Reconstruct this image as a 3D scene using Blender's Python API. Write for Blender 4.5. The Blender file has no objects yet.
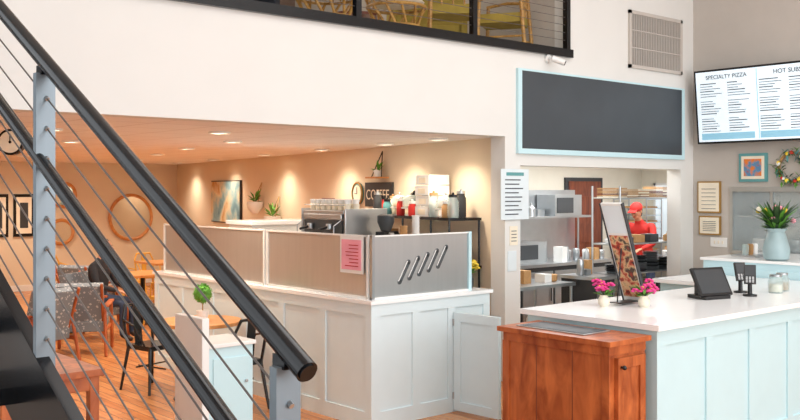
import bpy, bmesh, math, random
from mathutils import Vector, Matrix, Quaternion
random.seed(7)
scene = bpy.context.scene
try:
    scene.view_settings.view_transform = 'Standard'
except Exception: pass

# ------------------------------------------------------------ materials
def lin(c):
    c = c.lstrip('#'); v = [int(c[i:i+2],16)/255 for i in (0,2,4)]
    return tuple((x/12.92 if x<=.04045 else ((x+.055)/1.055)**2.4) for x in v)+(1,)
MATS = {}
def mat(name, col, rough=.5, metal=0, var=.06, scale=6, emis=0, bump=0):
    m = bpy.data.materials.new(name); m.use_nodes = True
    nt = m.node_tree; b = nt.nodes['Principled BSDF']
    tc = nt.nodes.new('ShaderNodeTexCoord'); n = nt.nodes.new('ShaderNodeTexNoise')
    n.inputs['Scale'].default_value = scale; n.inputs['Detail'].default_value = 4
    nt.links.new(tc.outputs['Object'], n.inputs['Vector'])
    r = nt.nodes.new('ShaderNodeValToRGB'); c = lin(col)
    r.color_ramp.elements[0].color = tuple(x*(1-var) for x in c[:3])+(1,)
    r.color_ramp.elements[1].color = tuple(min(1,x*(1+var)) for x in c[:3])+(1,)
    r.color_ramp.elements[0].position=.3; r.color_ramp.elements[1].position=.7
    nt.links.new(n.outputs['Fac'], r.inputs['Fac'])
    nt.links.new(r.outputs['Color'], b.inputs['Base Color'])
    b.inputs['Roughness'].default_value = rough; b.inputs['Metallic'].default_value = metal
    if emis:
        nt.links.new(r.outputs['Color'], b.inputs['Emission Color']); b.inputs['Emission Strength'].default_value = emis
    if bump:
        bp = nt.nodes.new('ShaderNodeBump'); bp.inputs['Strength'].default_value = bump
        nt.links.new(n.outputs['Fac'], bp.inputs['Height']); nt.links.new(bp.outputs['Normal'], b.inputs['Normal'])
    MATS[name]=m; return m
def stretch(m, sc, nscale=2.2, detail=7, dist=1.4):
    nt = m.node_tree
    n = [x for x in nt.nodes if x.type=='TEX_NOISE'][0]
    tc=[x for x in nt.nodes if x.type=='TEX_COORD'][0]
    mp = nt.nodes.new('ShaderNodeMapping'); mp.inputs['Scale'].default_value = sc
    nt.links.new(tc.outputs['Object'], mp.inputs['Vector']); nt.links.new(mp.outputs['Vector'], n.inputs['Vector'])
    n.inputs['Scale'].default_value=nscale; n.inputs['Detail'].default_value=detail; n.inputs['Distortion'].default_value=dist
    return m
def wood(name, c1, c2, sc=(2,2,14), rough=.35):
    m = stretch(mat(name, c1, rough), sc)
    r=[x for x in m.node_tree.nodes if x.type=='VALTORGB'][0]
    r.color_ramp.elements[0].color=lin(c2); r.color_ramp.elements[1].color=lin(c1)
    return m
def brick(name, c1, c2, cm, w, h, mortar, rough, rot=0, off=.5, grain=True):
    m = bpy.data.materials.new(name); m.use_nodes=True; nt=m.node_tree; b=nt.nodes['Principled BSDF']
    tc=nt.nodes.new('ShaderNodeTexCoord'); mp=nt.nodes.new('ShaderNodeMapping'); mp.inputs['Rotation'].default_value=(0,0,rot)
    br=nt.nodes.new('ShaderNodeTexBrick'); br.offset=off
    br.inputs['Color1'].default_value=lin(c1); br.inputs['Color2'].default_value=lin(c2); br.inputs['Mortar'].default_value=lin(cm)
    br.inputs['Scale'].default_value=1; br.inputs['Mortar Size'].default_value=mortar
    br.inputs['Brick Width'].default_value=w; br.inputs['Row Height'].default_value=h
    nt.links.new(tc.outputs['Object'],mp.inputs['Vector']); nt.links.new(mp.outputs['Vector'],br.inputs['Vector'])
    if grain:
        mp2=nt.nodes.new('ShaderNodeMapping'); mp2.inputs['Scale'].default_value=(1.5,18,1)
        n=nt.nodes.new('ShaderNodeTexNoise'); n.inputs['Scale'].default_value=2; n.inputs['Detail'].default_value=6
        nt.links.new(mp.outputs['Vector'],mp2.inputs['Vector']); nt.links.new(mp2.outputs['Vector'],n.inputs['Vector'])
        mx=nt.nodes.new('ShaderNodeMixRGB'); mx.blend_type='OVERLAY'; mx.inputs['Fac'].default_value=.7
        nt.links.new(br.outputs['Color'],mx.inputs['Color1'])
        hs=nt.nodes.new('ShaderNodeRGBToBW'); nt.links.new(n.outputs['Color'],hs.inputs['Color']); nt.links.new(hs.outputs['Val'],mx.inputs['Color2'])
        nt.links.new(mx.outputs['Color'],b.inputs['Base Color'])
    else: nt.links.new(br.outputs['Color'],b.inputs['Base Color'])
    b.inputs['Roughness'].default_value=rough
    MATS[name]=m; return m
def glassy(name, col, fac, rough=.3, metal=0):
    m = mat(name, col, rough, metal); nt=m.node_tree; b=nt.nodes['Principled BSDF']
    out=[x for x in nt.nodes if x.type=='OUTPUT_MATERIAL'][0]
    t=nt.nodes.new('ShaderNodeBsdfTransparent'); mx=nt.nodes.new('ShaderNodeMixShader'); mx.inputs['Fac'].default_value=fac
    nt.links.new(t.outputs[0],mx.inputs[1]); nt.links.new(b.outputs[0],mx.inputs[2]); nt.links.new(mx.outputs[0],out.inputs['Surface'])
    return m
W   = mat('wall_paint','#DCDBD7',.8,var=.015,scale=2)
WW  = mat('wall_paint_dining','#E3D4BC',.8,var=.02,scale=2)
WK  = mat('wall_paint_kitchen','#E4E0D2',.7,var=.02)
WR  = mat('wall_paint_side','#BFB8B0',.8,var=.02)
AQ  = mat('aqua_paint','#C2E1E8',.45,var=.015)
AQ2 = mat('pale_mint_paint','#DAE8EC',.45,var=.015)
WHT = mat('white_laminate','#F4F5F5',.18,var=.01)
WHP = mat('white_plastic','#EAEAE7',.4,var=.02)
BLK = mat('black_steel','#0D0F13',.22,.1,var=.1)
BLKP= mat('black_plastic','#141416',.35,var=.1)
STG = mat('grey_steel_post','#788289',.35,.3,var=.05)
SS  = mat('stainless_steel','#B9BDC0',.28,.85,var=.05)
CAB = mat('cable_steel','#77706C',.35,.7)
CHK = mat('chalkboard','#3E444A',.45,var=.12,scale=1.5)
FLO = brick('floor_planks','#D0905A','#B87442','#6E3F22',1.6,.11,.003,.26,rot=math.pi/2)
CEI = brick('ceiling_tiles','#F4EEEA','#F0E8E3','#D2C4BC',.61,.61,.008,.9,off=0,grain=False)
WD1 = wood('cherry_wood','#C8703C','#883C1A',(3,3,1.0))
WD2 = wood('light_oak','#D99B5A','#B9743A',(3,12,3))
WD3 = wood('door_wood','#8A4A30','#5e2c1e',(6,6,1))
RAT = wood('rattan','#C79A55','#8f6429',(8,8,8))
FRG = stretch(mat('brushed_panel','#C3C5C6',.3,.8,var=.025),(6,6,.5),4,3,0)
FRG2= stretch(mat('brushed_panel_side','#C9C6C2',.32,.72,var=.025),(6,6,.5),4,3,0)
GLS = glassy('jar_glass','#C6DAD8',.4,.08)
CLR = glassy('display_glass','#D5E2E2',.22,.05)
def pattern_fabric():
    m=mat('patterned_upholstery','#9AA0A6',.9); nt=m.node_tree; b=nt.nodes['Principled BSDF']
    tc=[x for x in nt.nodes if x.type=='TEX_COORD'][0]
    v=nt.nodes.new('ShaderNodeTexVoronoi'); v.inputs['Scale'].default_value=24; v.distance='MANHATTAN'
    r=nt.nodes.new('ShaderNodeValToRGB'); r.color_ramp.interpolation='CONSTANT'
    r.color_ramp.elements[0].color=lin('#B9BCBE'); r.color_ramp.elements[1].color=lin('#767E86'); r.color_ramp.elements[1].position=.45
    nt.links.new(tc.outputs['Object'],v.inputs['Vector']); nt.links.new(v.outputs['Distance'],r.inputs['Fac']); nt.links.new(r.outputs['Color'],b.inputs['Base Color']); return m
GRY = pattern_fabric()
YEL = mat('ochre_fabric','#A08A3C',.85,var=.15)
TEAL= mat('teal_enamel','#5E9A9C',.4)
TAN = mat('tan_kraft','#B58A5A',.8,var=.15,scale=12)
PNK = mat('pink_paper','#F0A3B4',.7)
MAG = mat('pink_petals','#D93A86',.6,var=.3,scale=40)
YLW = mat('yellow_petals','#EBCB3A',.6,var=.2)
GRN = mat('leaf_green','#5C9A33',.6,var=.4,scale=30)
GRD = mat('dark_leaf_green','#36562E',.6,var=.4,scale=30)
PAP = mat('printed_paper','#DCE6EA',.7,var=.03)
CREAM=mat('cream_card','#EDE3CE',.7,var=.05)
INK = mat('ink_grey','#4B5057',.7)
DKG = mat('dark_grey','#34373A',.5)
SLOT= mat('slot_shadow_grey','#5C6063',.4,.5)
RED = mat('red_cloth','#C22A24',.8,var=.1)
SKIN= mat('skin','#C98F70',.55,var=.05)
HAIR= mat('dark_hair','#1D1613',.6,var=.3,scale=40)
JKT = mat('dark_jacket','#22242B',.8,var=.2)
JEAN= mat('denim','#2F3E58',.8,var=.2)
SHOE= mat('shoe_leather','#231B18',.5)
SCR = mat('menu_screen','#DDEBF4',.3,var=.01,emis=.55)
SCB = mat('menu_screen_blue','#8FC3DA',.3,var=.01,emis=.4)
LMP = mat('lamp_glow','#FFE9C8',.3,emis=14)
BRASS=mat('brass_rim','#A98549',.35,.6)
MIR = mat('mirror_silver','#D8D0C4',.06,.95,var=.02)
def painting(name, cols, scale):
    m=mat(name,cols[0],.7,var=.1,scale=scale); nt=m.node_tree
    r=[x for x in nt.nodes if x.type=='VALTORGB'][0]
    cr=r.color_ramp; cr.elements[0].color=lin(cols[0]); cr.elements[0].position=.3
    cr.elements[1].color=lin(cols[-1]); cr.elements[1].position=.7
    for i,c in enumerate(cols[1:-1]):
        e=cr.elements.new(.3+.4*(i+1)/(len(cols)-1)); e.color=lin(c)
    n=[x for x in nt.nodes if x.type=='TEX_NOISE'][0]; n.inputs['Detail'].default_value=8
    return m
ART1=painting('abstract_canvas',['#3E6E86','#8FB5BE','#E5D6B4','#C9924A'],2.2)
ART2=painting('orange_print',['#E07B2A','#E07B2A','#3B8FB8','#B8402A'],9)
FOOD=painting('food_print',['#33241F','#B2402C','#D9B184','#2E3530','#9E3B2A'],14)

# ------------------------------------------------------------ mesh builder
class B:
    def __init__(s): s.bm=bmesh.new(); s.m=[]; s.T=Matrix.Identity(4)
    def mi(s,m):
        if m not in s.m: s.m.append(m)
        return s.m.index(m)
    def fin(s,faces,m,smooth=False):
        i=s.mi(m)
        for f in faces: f.material_index=i; f.smooth=smooth
    def box(s,a,b,m,R=None,piv=None):
        a=Vector(a); b=Vector(b); c=(a+b)/2; d=b-a
        M=Matrix.Translation(c)@Matrix.Diagonal((abs(d.x),abs(d.y),abs(d.z),1))
        if R is not None:
            p=Vector(piv) if piv is not None else c
            M=Matrix.Translation(p)@R.to_4x4()@Matrix.Translation(-p)@M
        r=bmesh.ops.create_cube(s.bm,size=1,matrix=s.T@M)
        s.fin({f for v in r['verts'] for f in v.link_faces},m); return s
    def cyl(s,p0,p1,r,m,seg=14,r2=None):
        p0=Vector(p0);p1=Vector(p1);d=p1-p0;L=d.length
        q=Vector((0,0,1)).rotation_difference(d.normalized())
        M=Matrix.Translation((p0+p1)/2)@q.to_matrix().to_4x4()
        k=bmesh.ops.create_cone(s.bm,cap_ends=True,segments=seg,radius1=r,radius2=r if r2 is None else r2,depth=L,matrix=s.T@M)
        s.fin({f for v in k['verts'] for f in v.link_faces},m,True); return s
    def sph(s,c,r,m,seg=16,R=None):
        if not hasattr(r,'__len__'): r=(r,r,r)
        M=Matrix.Translation(c)
        if R is not None: M=M@R.to_4x4()
        M=M@Matrix.Diagonal((*r,1))
        k=bmesh.ops.create_uvsphere(s.bm,u_segments=seg,v_segments=max(8,seg*2//3),radius=1,matrix=s.T@M)
        s.fin({f for v in k['verts'] for f in v.link_faces},m,True); return s
    def ico(s,c,r,m,j=.2,sub=2):
        k=bmesh.ops.create_icosphere(s.bm,subdivisions=sub,radius=r,matrix=s.T@Matrix.Translation(c))
        cc=s.T@Vector(c)
        for v in k['verts']: v.co=cc+(v.co-cc)*(1+random.uniform(-j,j))
        s.fin({f for v in k['verts'] for f in v.link_faces},m,False); return s
    def lathe(s,c,prof,m,seg=24):
        rings=[]
        for r,z in prof:
            rings.append([s.bm.verts.new(s.T@(Vector(c)+Vector((r*math.cos(2*math.pi*i/seg),r*math.sin(2*math.pi*i/seg),z)))) for i in range(seg)])
        fs=[]
        for a,b in zip(rings,rings[1:]):
            for i in range(seg): fs.append(s.bm.faces.new((a[i],a[(i+1)%seg],b[(i+1)%seg],b[i])))
        fs.append(s.bm.faces.new(rings[0][::-1])); fs.append(s.bm.faces.new(rings[-1]))
        s.fin(fs,m,True); return s
    def tube(s,pts,r,m,seg=8):
        pts=[Vector(p) for p in pts]
        for a,b in zip(pts,pts[1:]): s.cyl(a,b,r,m,seg)
        for p in pts[1:-1]: s.sph(p,r*1.0,m,8)
        return s
    def ring(s,c,R,r,m,q=None,seg=32,arc=(0,2*math.pi)):
        q=q or Matrix.Identity(3); n=seg
        P=[]
        full=abs(arc[1]-arc[0]-2*math.pi)<1e-4
        for i in range(n if full else n+1):
            a=arc[0]+(arc[1]-arc[0])*i/n
            ring=[]
            for k in range(8):
                b=2*math.pi*k/8
                ring.append(s.bm.verts.new(s.T@(Vector(c)+q@Vector(((R+r*math.cos(b))*math.cos(a),(R+r*math.cos(b))*math.sin(a),r*math.sin(b))))))
            P.append(ring)
        fs=[]
        rng=range(len(P)) if full else range(len(P)-1)
        for i in rng:
            a=P[i];b=P[(i+1)%len(P)]
            for k in range(8): fs.append(s.bm.faces.new((a[k],b[k],b[(k+1)%8],a[(k+1)%8])))
        s.fin(fs,m,True); return s
    def leaf(s,base,tip,w,m):
        base=Vector(base);tip=Vector(tip);d=tip-base
        side=d.cross(Vector((0,0,1)));
        if side.length<1e-4: side=Vector((1,0,0))
        side=side.normalized()*w; mid=base+d*.5+Vector((0,0,d.length*.12))
        v=[s.bm.verts.new(s.T@x) for x in (base,mid+side,tip,mid-side)]
        s.fin([s.bm.faces.new(v)],m,True); return s
    def prism(s,pts,z0,z1,m):
        lo=[s.bm.verts.new(s.T@Vector((x,y,z0))) for x,y in pts]; hi=[s.bm.verts.new(s.T@Vector((x,y,z1))) for x,y in pts]
        fs=[s.bm.faces.new(lo[::-1]),s.bm.faces.new(hi)]; n=len(pts)
        for i in range(n): fs.append(s.bm.faces.new((lo[i],lo[(i+1)%n],hi[(i+1)%n],hi[i])))
        s.fin(fs,m); return s
    def done(s,name,loc=(0,0,0),rz=0,bevel=0,parent=None,rot=None):
        bmesh.ops.recalc_face_normals(s.bm,faces=s.bm.faces)
        for e in s.bm.edges:
            if len(e.link_faces)==2 and e.calc_face_angle(0)>.75: e.smooth=False
        me=bpy.data.meshes.new(name); s.bm.to_mesh(me); s.bm.free()
        for m in s.m: me.materials.append(m)
        o=bpy.data.objects.new(name,me); scene.collection.objects.link(o)
        o.location=loc; o.rotation_euler=rot or (0,0,rz)
        if parent: o.parent=parent
        if bevel:
            md=o.modifiers.new('bevel','BEVEL'); md.width=bevel; md.segments=2; md.limit_method='ANGLE'; md.angle_limit=.9
        return o
def text(parent,body,size,loc,rot,m,align='CENTER',name='lettering'):
    c=bpy.data.curves.new(name,'FONT'); c.body=body; c.size=size; c.align_x=align; c.extrude=.001; c.materials.append(m)
    o=bpy.data.objects.new(name,c); scene.collection.objects.link(o); o.parent=parent; o.location=loc; o.rotation_euler=rot; return o
def Rx(a): return Matrix.Rotation(a,3,'X')
def Ry(a): return Matrix.Rotation(a,3,'Y')
def Rz(a): return Matrix.Rotation(a,3,'Z')

# ------------------------------------------------------------ ROOM SHELL
YW=6.70; XR=10.91; HB=2.56; MF=3.5; HC=5.6; KX=14.0
B().box((-.5,-5,-.1),(14.2,19.2,0),FLO).done('floor')
B().box((-.5,-5,HC),(11.1,12.2,HC+.1),W).done('ceiling')
w=B()
w.box((-.3,YW,HB),(7.33,YW+.2,3.47),W)
w.box((7.33,YW,0),(7.57,YW+.2,3.47),W)
w.box((7.57,YW,2.26),(8.375,YW+.2,3.47),W)
w.box((8.375,YW,2.26),(10.62,YW+.2,HC),W)
w.box((10.62,YW,0),(KX,YW+.2,HC),W)
w.done('wall_north')
w=B(); n0,n1,nz0,nz1=4.55,6.14,1.25,2.0
w.box((XR,-5,0),(XR+.15,n0,HC),WR); w.box((XR,n1,0),(XR+.15,YW,HC),WR)
w.box((XR,n0,0),(XR+.15,n1,nz0),WR); w.box((XR,n0,nz1),(XR+.15,n1,HC),WR)
w.done('wall_east')
w=B(); w.box((-.5,-5,0),(-.3,12,.9),W); w.box((-.5,-5,4.9),(-.3,12,HC),W)
for a,b in ((-5,-3.5),(-.3,1.6),(6.0,12)): w.box((-.5,a,.9),(-.3,b,4.9),W)
w.done('wall_west')
for k,(a,b) in enumerate(((-3.5,-.3),(1.6,6.0))):
    w=B()
    n=3
    for i in range(n+1):
        y=a+(b-a)*i/n; w.box((-.45,y-.03,.9),(-.37,y+.03,4.9),BLK)
    for z in (.93,2.9,4.87): w.box((-.45,a,z-.03),(-.37,b,z+.03),BLK)
    w.done('window_%d'%(3+k))
w=B(); w.box((-.5,-5.1,0),(11,-5,.6),W); w.box((-.5,-5.1,4.6),(11,-5,HC),W)
for x in (-.4,2.4,5.2,8.0,10.8): w.box((x-.06,-5.1,.6),(x+.06,-5,4.6),BLK)
w.box((-.5,-5.1,2.6),(11,-5,2.68),BLK); w.done('window_1')
B().box((1.7,YW+.2,0),(1.85,19,HB),WW).done('wall_dining_west')
B().box((1.7,19,0),(10.3,19.15,HB),WW).done('wall_dining_north')
B().prism([(7.41,YW+.2),(10.1,19.0),(10.25,19.0),(7.56,YW+.2)],0,HB,WW).done('wall_dining_east')
B().box((-.3,YW+.2,HB),(KX+.1,19.2,HB+.12),CEI).done('ceiling_dining')
B().box((-.3,YW+.04,3.38),(8.375,12,MF),W).done('floor_mezzanine')
B().box((8.375,YW+.2,3.5),(8.5,12,HC),WR).done('wall_mezzanine_east')
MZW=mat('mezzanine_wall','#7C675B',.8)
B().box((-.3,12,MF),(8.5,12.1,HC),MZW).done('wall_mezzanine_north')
B().box((8.05,9.6,0),(KX+.1,9.7,HB),WK).done('wall_kitchen_north')
B().box((KX,YW,0),(KX+.1,9.6,HB),WK).done('wall_kitchen_east')
w=B(); w.box((7.31,YW-.015,0),(7.59,YW,.12),DKG); w.box((10.62,YW-.015,0),(XR,YW,.12),DKG); w.done('baseboard_north')
w=B(); w.box((XR-.015,-5,0),(XR,4.2,.12),DKG); w.done('baseboard_east')
w=B(); w.box((2.0,18.985,0),(10,19,.12),WHP); w.done('baseboard_dining')
d=B(); d.box((11.88,9.56,0),(12.84,9.6,2.2),DKG); d.box((11.95,9.54,0),(12.77,9.58,2.14),WD3)
for z in (.25,1.15): d.box((12.07,9.525,z),(12.65,9.545,z+.75),WD3)
d.sph((12.67,9.5,1.0),.03,BRASS); d.done('door_1',bevel=.006)

n=B(); n.box((XR+.5,n0,nz0),(XR+.53,n1,nz1),SS); n.box((XR+.1,n0,nz0-.02),(XR+.5,n1,nz0),SS); n.box((XR+.1,n0,nz1),(XR+.5,n1,nz1+.02),DKG)
n.box((XR+.1,n0-.02,nz0),(XR+.5,n0,nz1),SS); n.box((XR+.1,n1,nz0),(XR+.5,n1+.02,nz1),SS)
n.box((XR-.015,n0-.04,nz0-.04),(XR+.12,n1+.04,nz0),SS); n.box((XR-.03,n0-.04,nz1-.02),(XR+.12,n1+.04,nz1+.04),SS)
n.box((XR-.015,n1,nz0),(XR+.12,n1+.04,nz1),SS); n.box((XR+.12,n0,1.66),(XR+.45,n1,1.68),SS)
n.box((XR-.01,5.62,nz0),(XR+.03,5.65,nz1),SS); n.box((XR-.01,5.1,nz0),(XR+.03,5.13,nz1),SS)
n.box((XR+.0,n0,nz0),(XR+.006,n1,nz1),CLR)
for i in range(6):
    y=4.75+i*.24; n.lathe((XR+.28,y,nz0),[(.06,0),(.075,.02),(.075,.14),(.05,.15)],[SS,WHP,TAN,SS,DKG,WHP][i],14)
for i in range(5):
    y=4.8+i*.27; n.lathe((XR+.28,y,1.68),[(.05,0),(.07,.01),(.08,.1),(.085,.1),(.0801,.105)],[WHP,SS,WHP,DKG,SS][i],14)
n.done('glass_display_case')

# ------------------------------------------------------------ wall-mounted things (north wall)
c=B(); c.box((7.56,YW-.03,2.44),(10.6,YW,3.27),CHK)
for a,b in (((7.50,2.385),(10.66,2.44)),((7.50,3.265),(10.66,3.285)),((7.50,2.44),(7.56,3.265)),((10.6,2.44),(10.66,3.265))):
    c.box((a[0],YW-.035,a[1]),(b[0],YW,b[1]),AQ)
c.done('chalkboard_menu')
v=B(); v.box((9.51,YW-.01,3.48),(10.6,YW,4.13),DKG)
for a,b in (((9.49,3.46),(10.62,3.5)),((9.49,4.11),(10.62,4.15)),((9.49,3.46),(9.53,4.15)),((10.58,3.46),(10.62,4.15))):
    v.box((a[0],YW-.03,a[1]),(b[0],YW,b[1]),WR)
for i in range(30): 
    x=9.55+i*.0352; v.box((x,YW-.026,3.5),(x+.010,YW-.008,4.11),WR)
for z in (3.7,3.91): v.box((9.53,YW-.027,z),(10.58,YW-.01,z+.01),WR)
v.done('air_vent_grille')
s=B(); s.cyl((0,0,0),(0,-.03,0),.045,WHP); s.cyl((0,-.03,0),(0,-.09,-.02),.014,WHP); s.cyl((-.03,-.1,-.01),(.06,-.2,-.06),.034,WHP,20); s.cyl((.058,-.198,-.059),(.066,-.207,-.064),.026,BLKP,20)
s.done('security_camera',(8.0,YW,3.43))
p=B(); p.box((7.25,YW-.02,1.69),(7.68,YW-.008,2.22),PAP)
for i in range(9): p.box((7.31,YW-.023,2.1-i*.045),(7.31+random.uniform(.2,.32),YW-.02,2.112-i*.045),INK)
p.box((7.33,YW-.023,2.15),(7.6,YW-.02,2.185),TEAL)
p.done('paper_menu_poster')
p=B(); p.box((7.40,YW-.008,1.42),(7.52,YW,1.62),CREAM); p.box((7.37,YW-.008,1.15),(7.5,YW,1.36),PAP)
for i in range(4): p.box((7.42,YW-.01,1.46+i*.035),(7.5,YW-.008,1.468+i*.035),INK)
p.done('posted_notices')

o=B(); o.box((-.03,-.82,-.46),(.02,.82,.46),BLKP); o.box((-.034,-.795,-.435),(-.03,.795,.435),SCR)
o.box((.02,-.2,-.15),(.14,.2,.15),DKG)
for col in (0,1):
    y0=.74-col*.78
    n=20
    o.box((-.036,y0-.7,-.41),(-.034,y0+.01,-.33),SCB)
    for i in range(n):
        if i in (6,13): continue
        z=.28-i*.031
        for a,L in ((y0,random.uniform(.16,.3)),(y0-.37,random.uniform(.12,.3))):
            o.box((-.037,a-L,z),(-.034,a,z+(.007 if i%3 else .011)),INK)
o.box((-.038,-.02,-.42),(-.034,-.012,.42),SCB)
tv=o.done('menu_television',(XR-.17,5.72,3.04),rot=(0,math.radians(-6),0),bevel=.003)
r=(math.pi/2,0,-math.pi/2)
text(tv,'SPECIALTY PIZZA',.07,(-.04,.38,.34),r,INK); text(tv,'HOT SUBS',.075,(-.04,-.4,.34),r,INK)
def frame_x(b,y0,y1,z0,z1,fm,am,t=.03,mat_=None):
    b.box((XR-.03,y0,z0),(XR,y1,z1),fm)
    b.box((XR-.034,y0+t,z0+t),(XR-.028,y1-t,z1-t),CREAM if mat_ else am)
    if mat_: b.box((XR-.037,y0+t*2,z0+t*2),(XR-.03,y1-t*2,z1-t*2),am)
f=B(); frame_x(f,5.68,6.05,2.10,2.45,TEAL,ART2,.035,True); f.done('framed_art_print',bevel=.004)
for (y0,y1,z0,z1) in ((6.30,6.62,1.71,2.11),(6.30,6.6,1.43,1.67)):
    f=B(); frame_x(f,y0,y1,z0,z1,BRASS,CREAM,.018)
    for i in range(6): f.box((XR-.037,y0+.06,z0+.05+i*(z1-z0-.1)/6),(XR-.033,y1-.06,z0+.056+i*(z1-z0-.1)/6),INK)
    f.done('framed_certificate')
f=B(); f.box((XR-.008,6.22,1.28),(XR,6.45,1.4),WHP)
for y in (6.28,6.335,6.39): f.box((XR-.014,y-.01,1.32),(XR-.008,y+.01,1.36),CREAM)
f.done('light_switch_plate',bevel=.002)
f=B(); q=Ry(math.pi/2); f.ring((0,0,0),.17,.018,TAN,q)
for i in range(130):
    a=random.uniform(0,2*math.pi); rr=.17+random.uniform(-.04,.04)
    c0=Vector((-.02,rr*math.cos(a),rr*math.sin(a))); dd=Vector((random.uniform(-.05,0),random.uniform(-.09,.09),random.uniform(-.09,.09)))
    f.leaf(c0,c0+dd,.016,random.choice([GRN,GRD,TEAL]))
for i in range(14):
    a=random.uniform(0,6.28); f.ico((-.035,.17*math.cos(a),.17*math.sin(a)),.026,random.choice([YLW,RED,WHP]),.2,1)
f.done('flower_wreath',(XR-.03,5.36,2.27))

# ------------------------------------------------------------ MEZZANINE EDGE
g=B(); g.box((1.04,YW-.05,3.47),(8.40,YW-.001,3.56),BLK); g.box((1.04,YW-.05,3.5),(8.40,YW+.04,3.56),BLK)
for x in (8.33,6.85,5.35,3.85,2.35,1.12): g.box((x-.03,YW-.04,3.5),(x+.03,YW+.02,4.57),BLK)
g.cyl((1.1,YW-.01,4.58),(8.36,YW-.01,4.58),.024,BLK)
g.cyl((1.1,YW-.01,4.3),(8.36,YW-.01,4.3),.015,BLK)
for i in range(8): g.cyl((1.1,YW-.01,3.66+i*.085),(8.33,YW-.01,3.66+i*.085),.0035,CAB,6)
g.done('mezzanine_railing')
def armchair(name,loc,rz,m,legs=BLK):
    a=B(); a.box((-.36,-.34,.28),(.36,.34,.46),m); a.box((-.36,.2,.4),(.36,.38,.9),m,Rx(-.15)); 
    for sx in (-1,1):
        a.box((sx*.36-.06,-.34,.2),(sx*.36+.06,.34,.62),m)
        for y in (-.28,.28): a.cyl((sx*.33,y,.24),(sx*.36,y*1.1,0),.022,legs,10,.014)
    a.done(name,loc,rz,bevel=.035)
def rattan(name,loc,rz):
    a=B(); a.lathe((0,0,.38),[(.02,0),(.26,.005),(.29,.03),(.26,.06),(.02,.07)],CREAM)
    for z,R in ((.02,.27),(.36,.3),(.16,.24)): a.ring((0,0,z),R,.016,RAT)
    for i in range(12):
        t=i*2*math.pi/12; a.tube([(.27*math.cos(t),.27*math.sin(t),.02),(.22*math.cos(t+.3),.22*math.sin(t+.3),.18),(.3*math.cos(t),.3*math.sin(t),.36)],.014,RAT)
    a.ring((0,.1,.66),.34,.017,RAT,Rx(.25),arc=(-.35,math.pi+.35))
    for i in range(15):
        t=-.3+i*(math.pi+.6)/14; p=Vector((.34*math.cos(t),.1+.34*math.sin(t)*.97,.66+.34*math.sin(t)*.25)); a.tube([(.29*math.cos(t),.29*math.sin(t),.38),p],.009,RAT)
    a.done(name,loc,rz)
rattan('rattan_chair',(6.35,7.3,MF),.5); rattan('rattan_chair',(5.5,7.35,MF),-.6)
def wchair(name,loc,rz,cush):
    b=B()
    for s_ in (-1,1):
        b.cyl((s_*.25,-.24,0),(s_*.24,-.22,.62),.022,RAT,10); b.cyl((s_*.25,.3,0),(s_*.22,.22,.92),.022,RAT,10)
        b.tube([(s_*.24,-.24,.62),(s_*.26,0,.66),(s_*.23,.22,.64)],.018,RAT); b.cyl((s_*.24,-.22,.2),(s_*.24,.26,.2),.012,RAT)
    for z in (.55,.7,.88): b.cyl((-.23,.24,z),(.23,.24,z),.015,RAT)
    for x in (-.12,0,.12): b.cyl((x,.24,.45),(x,.235,.88),.01,RAT)
    b.box((-.24,-.24,.36),(.24,.24,.46),cush); b.cyl((-.24,-.23,.2),(.24,-.23,.2),.012,RAT)
    b.done(name,loc,rz)
wchair('wooden_lounge_chair',(7.15,7.3,MF),2.4,YEL); wchair('wooden_lounge_chair',(7.95,7.3,MF),-2.6,YEL)
armchair('upholstered_armchair',(7.6,8.2,MF),2.6,YEL); armchair('upholstered_armchair',(4.5,7.5,MF),.6,JKT)
a=B(); a.cyl((0,0,.42),(0,0,.45),.3,WD3,28)
for i in range(3): t=i*2.09; a.cyl((.1*math.cos(t),.1*math.sin(t),.42),(.25*math.cos(t),.25*math.sin(t),0),.016,BLK)
a.done('side_table',(6.6,8.3,MF))
a=B(); a.box((0,-.02,0),(.9,0,.7),BLK); a.box((.04,-.025,.04),(.86,-.018,.66),ART1); a.done('framed_canvas',(6.5,11.995,4.2))

# ------------------------------------------------------------ STAIR
def rz_(y): return 1.65+.549*(y-1.435)
sx=1.04
s=B()
y0,y1=1.45,6.55
s.cyl((sx,y0,rz_(y0)),(sx,y1,rz_(y1)),.0225,BLK,28)
s.cyl((sx,y0-.004,rz_(y0)-.002),(sx,y0,rz_(y0)),.018,BLK,24)
s.cyl((sx-.02,1.52,rz_(1.52)-.28),(sx-.02,y1,rz_(y1)-.28),.017,BLK,20)
for y in (1.52,2.753,4.02,5.29,6.5):
    s.box((sx-.03,y-.012,rz_(y)-1.1),(sx+.026,y+.012,rz_(y)-.035),STG)
    s.box((sx-.018,y-.02,rz_(y)-.04),(sx+.018,y+.02,rz_(y)-.012),BLK)
for i in range(9):
    dz=-.1-.087*i
    s.cyl((sx,1.5,rz_(1.5)+dz),(sx,6.5,rz_(6.5)+dz),.0026,CAB,6)
for y in (1.52,2.753,4.02,5.29):
    for i in range(9):
        z=rz_(y)-.1-.087*i; s.cyl((sx-.0,y-.02,z-.011),(sx,y+.02,z+.011),.006,SS,8)
    s.cyl((sx-.02,y,rz_(y)-.3),(sx-.02,y,rz_(y)-.28),.008,SS,8)
ang=math.atan(.549)
for X in (sx-.012,-.2):
    L=(6.55-1.3)/math.cos(ang); ym=(6.55+1.3)/2
    s.box((X-.02,ym-L/2,rz_(ym)-1.15),(X+.02,ym+L/2,rz_(ym)-.87),BLK,Rx(ang))
for i in range(17):
    y=1.36+i*.31; z=.60+.549*(y-1.435)
    s.box((-.18,y-.02,z-.05),(sx-.03,y+.29,z),BLK)
s.box((-.28,-1.2,.36),(sx,1.36,.42),BLK)
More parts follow.
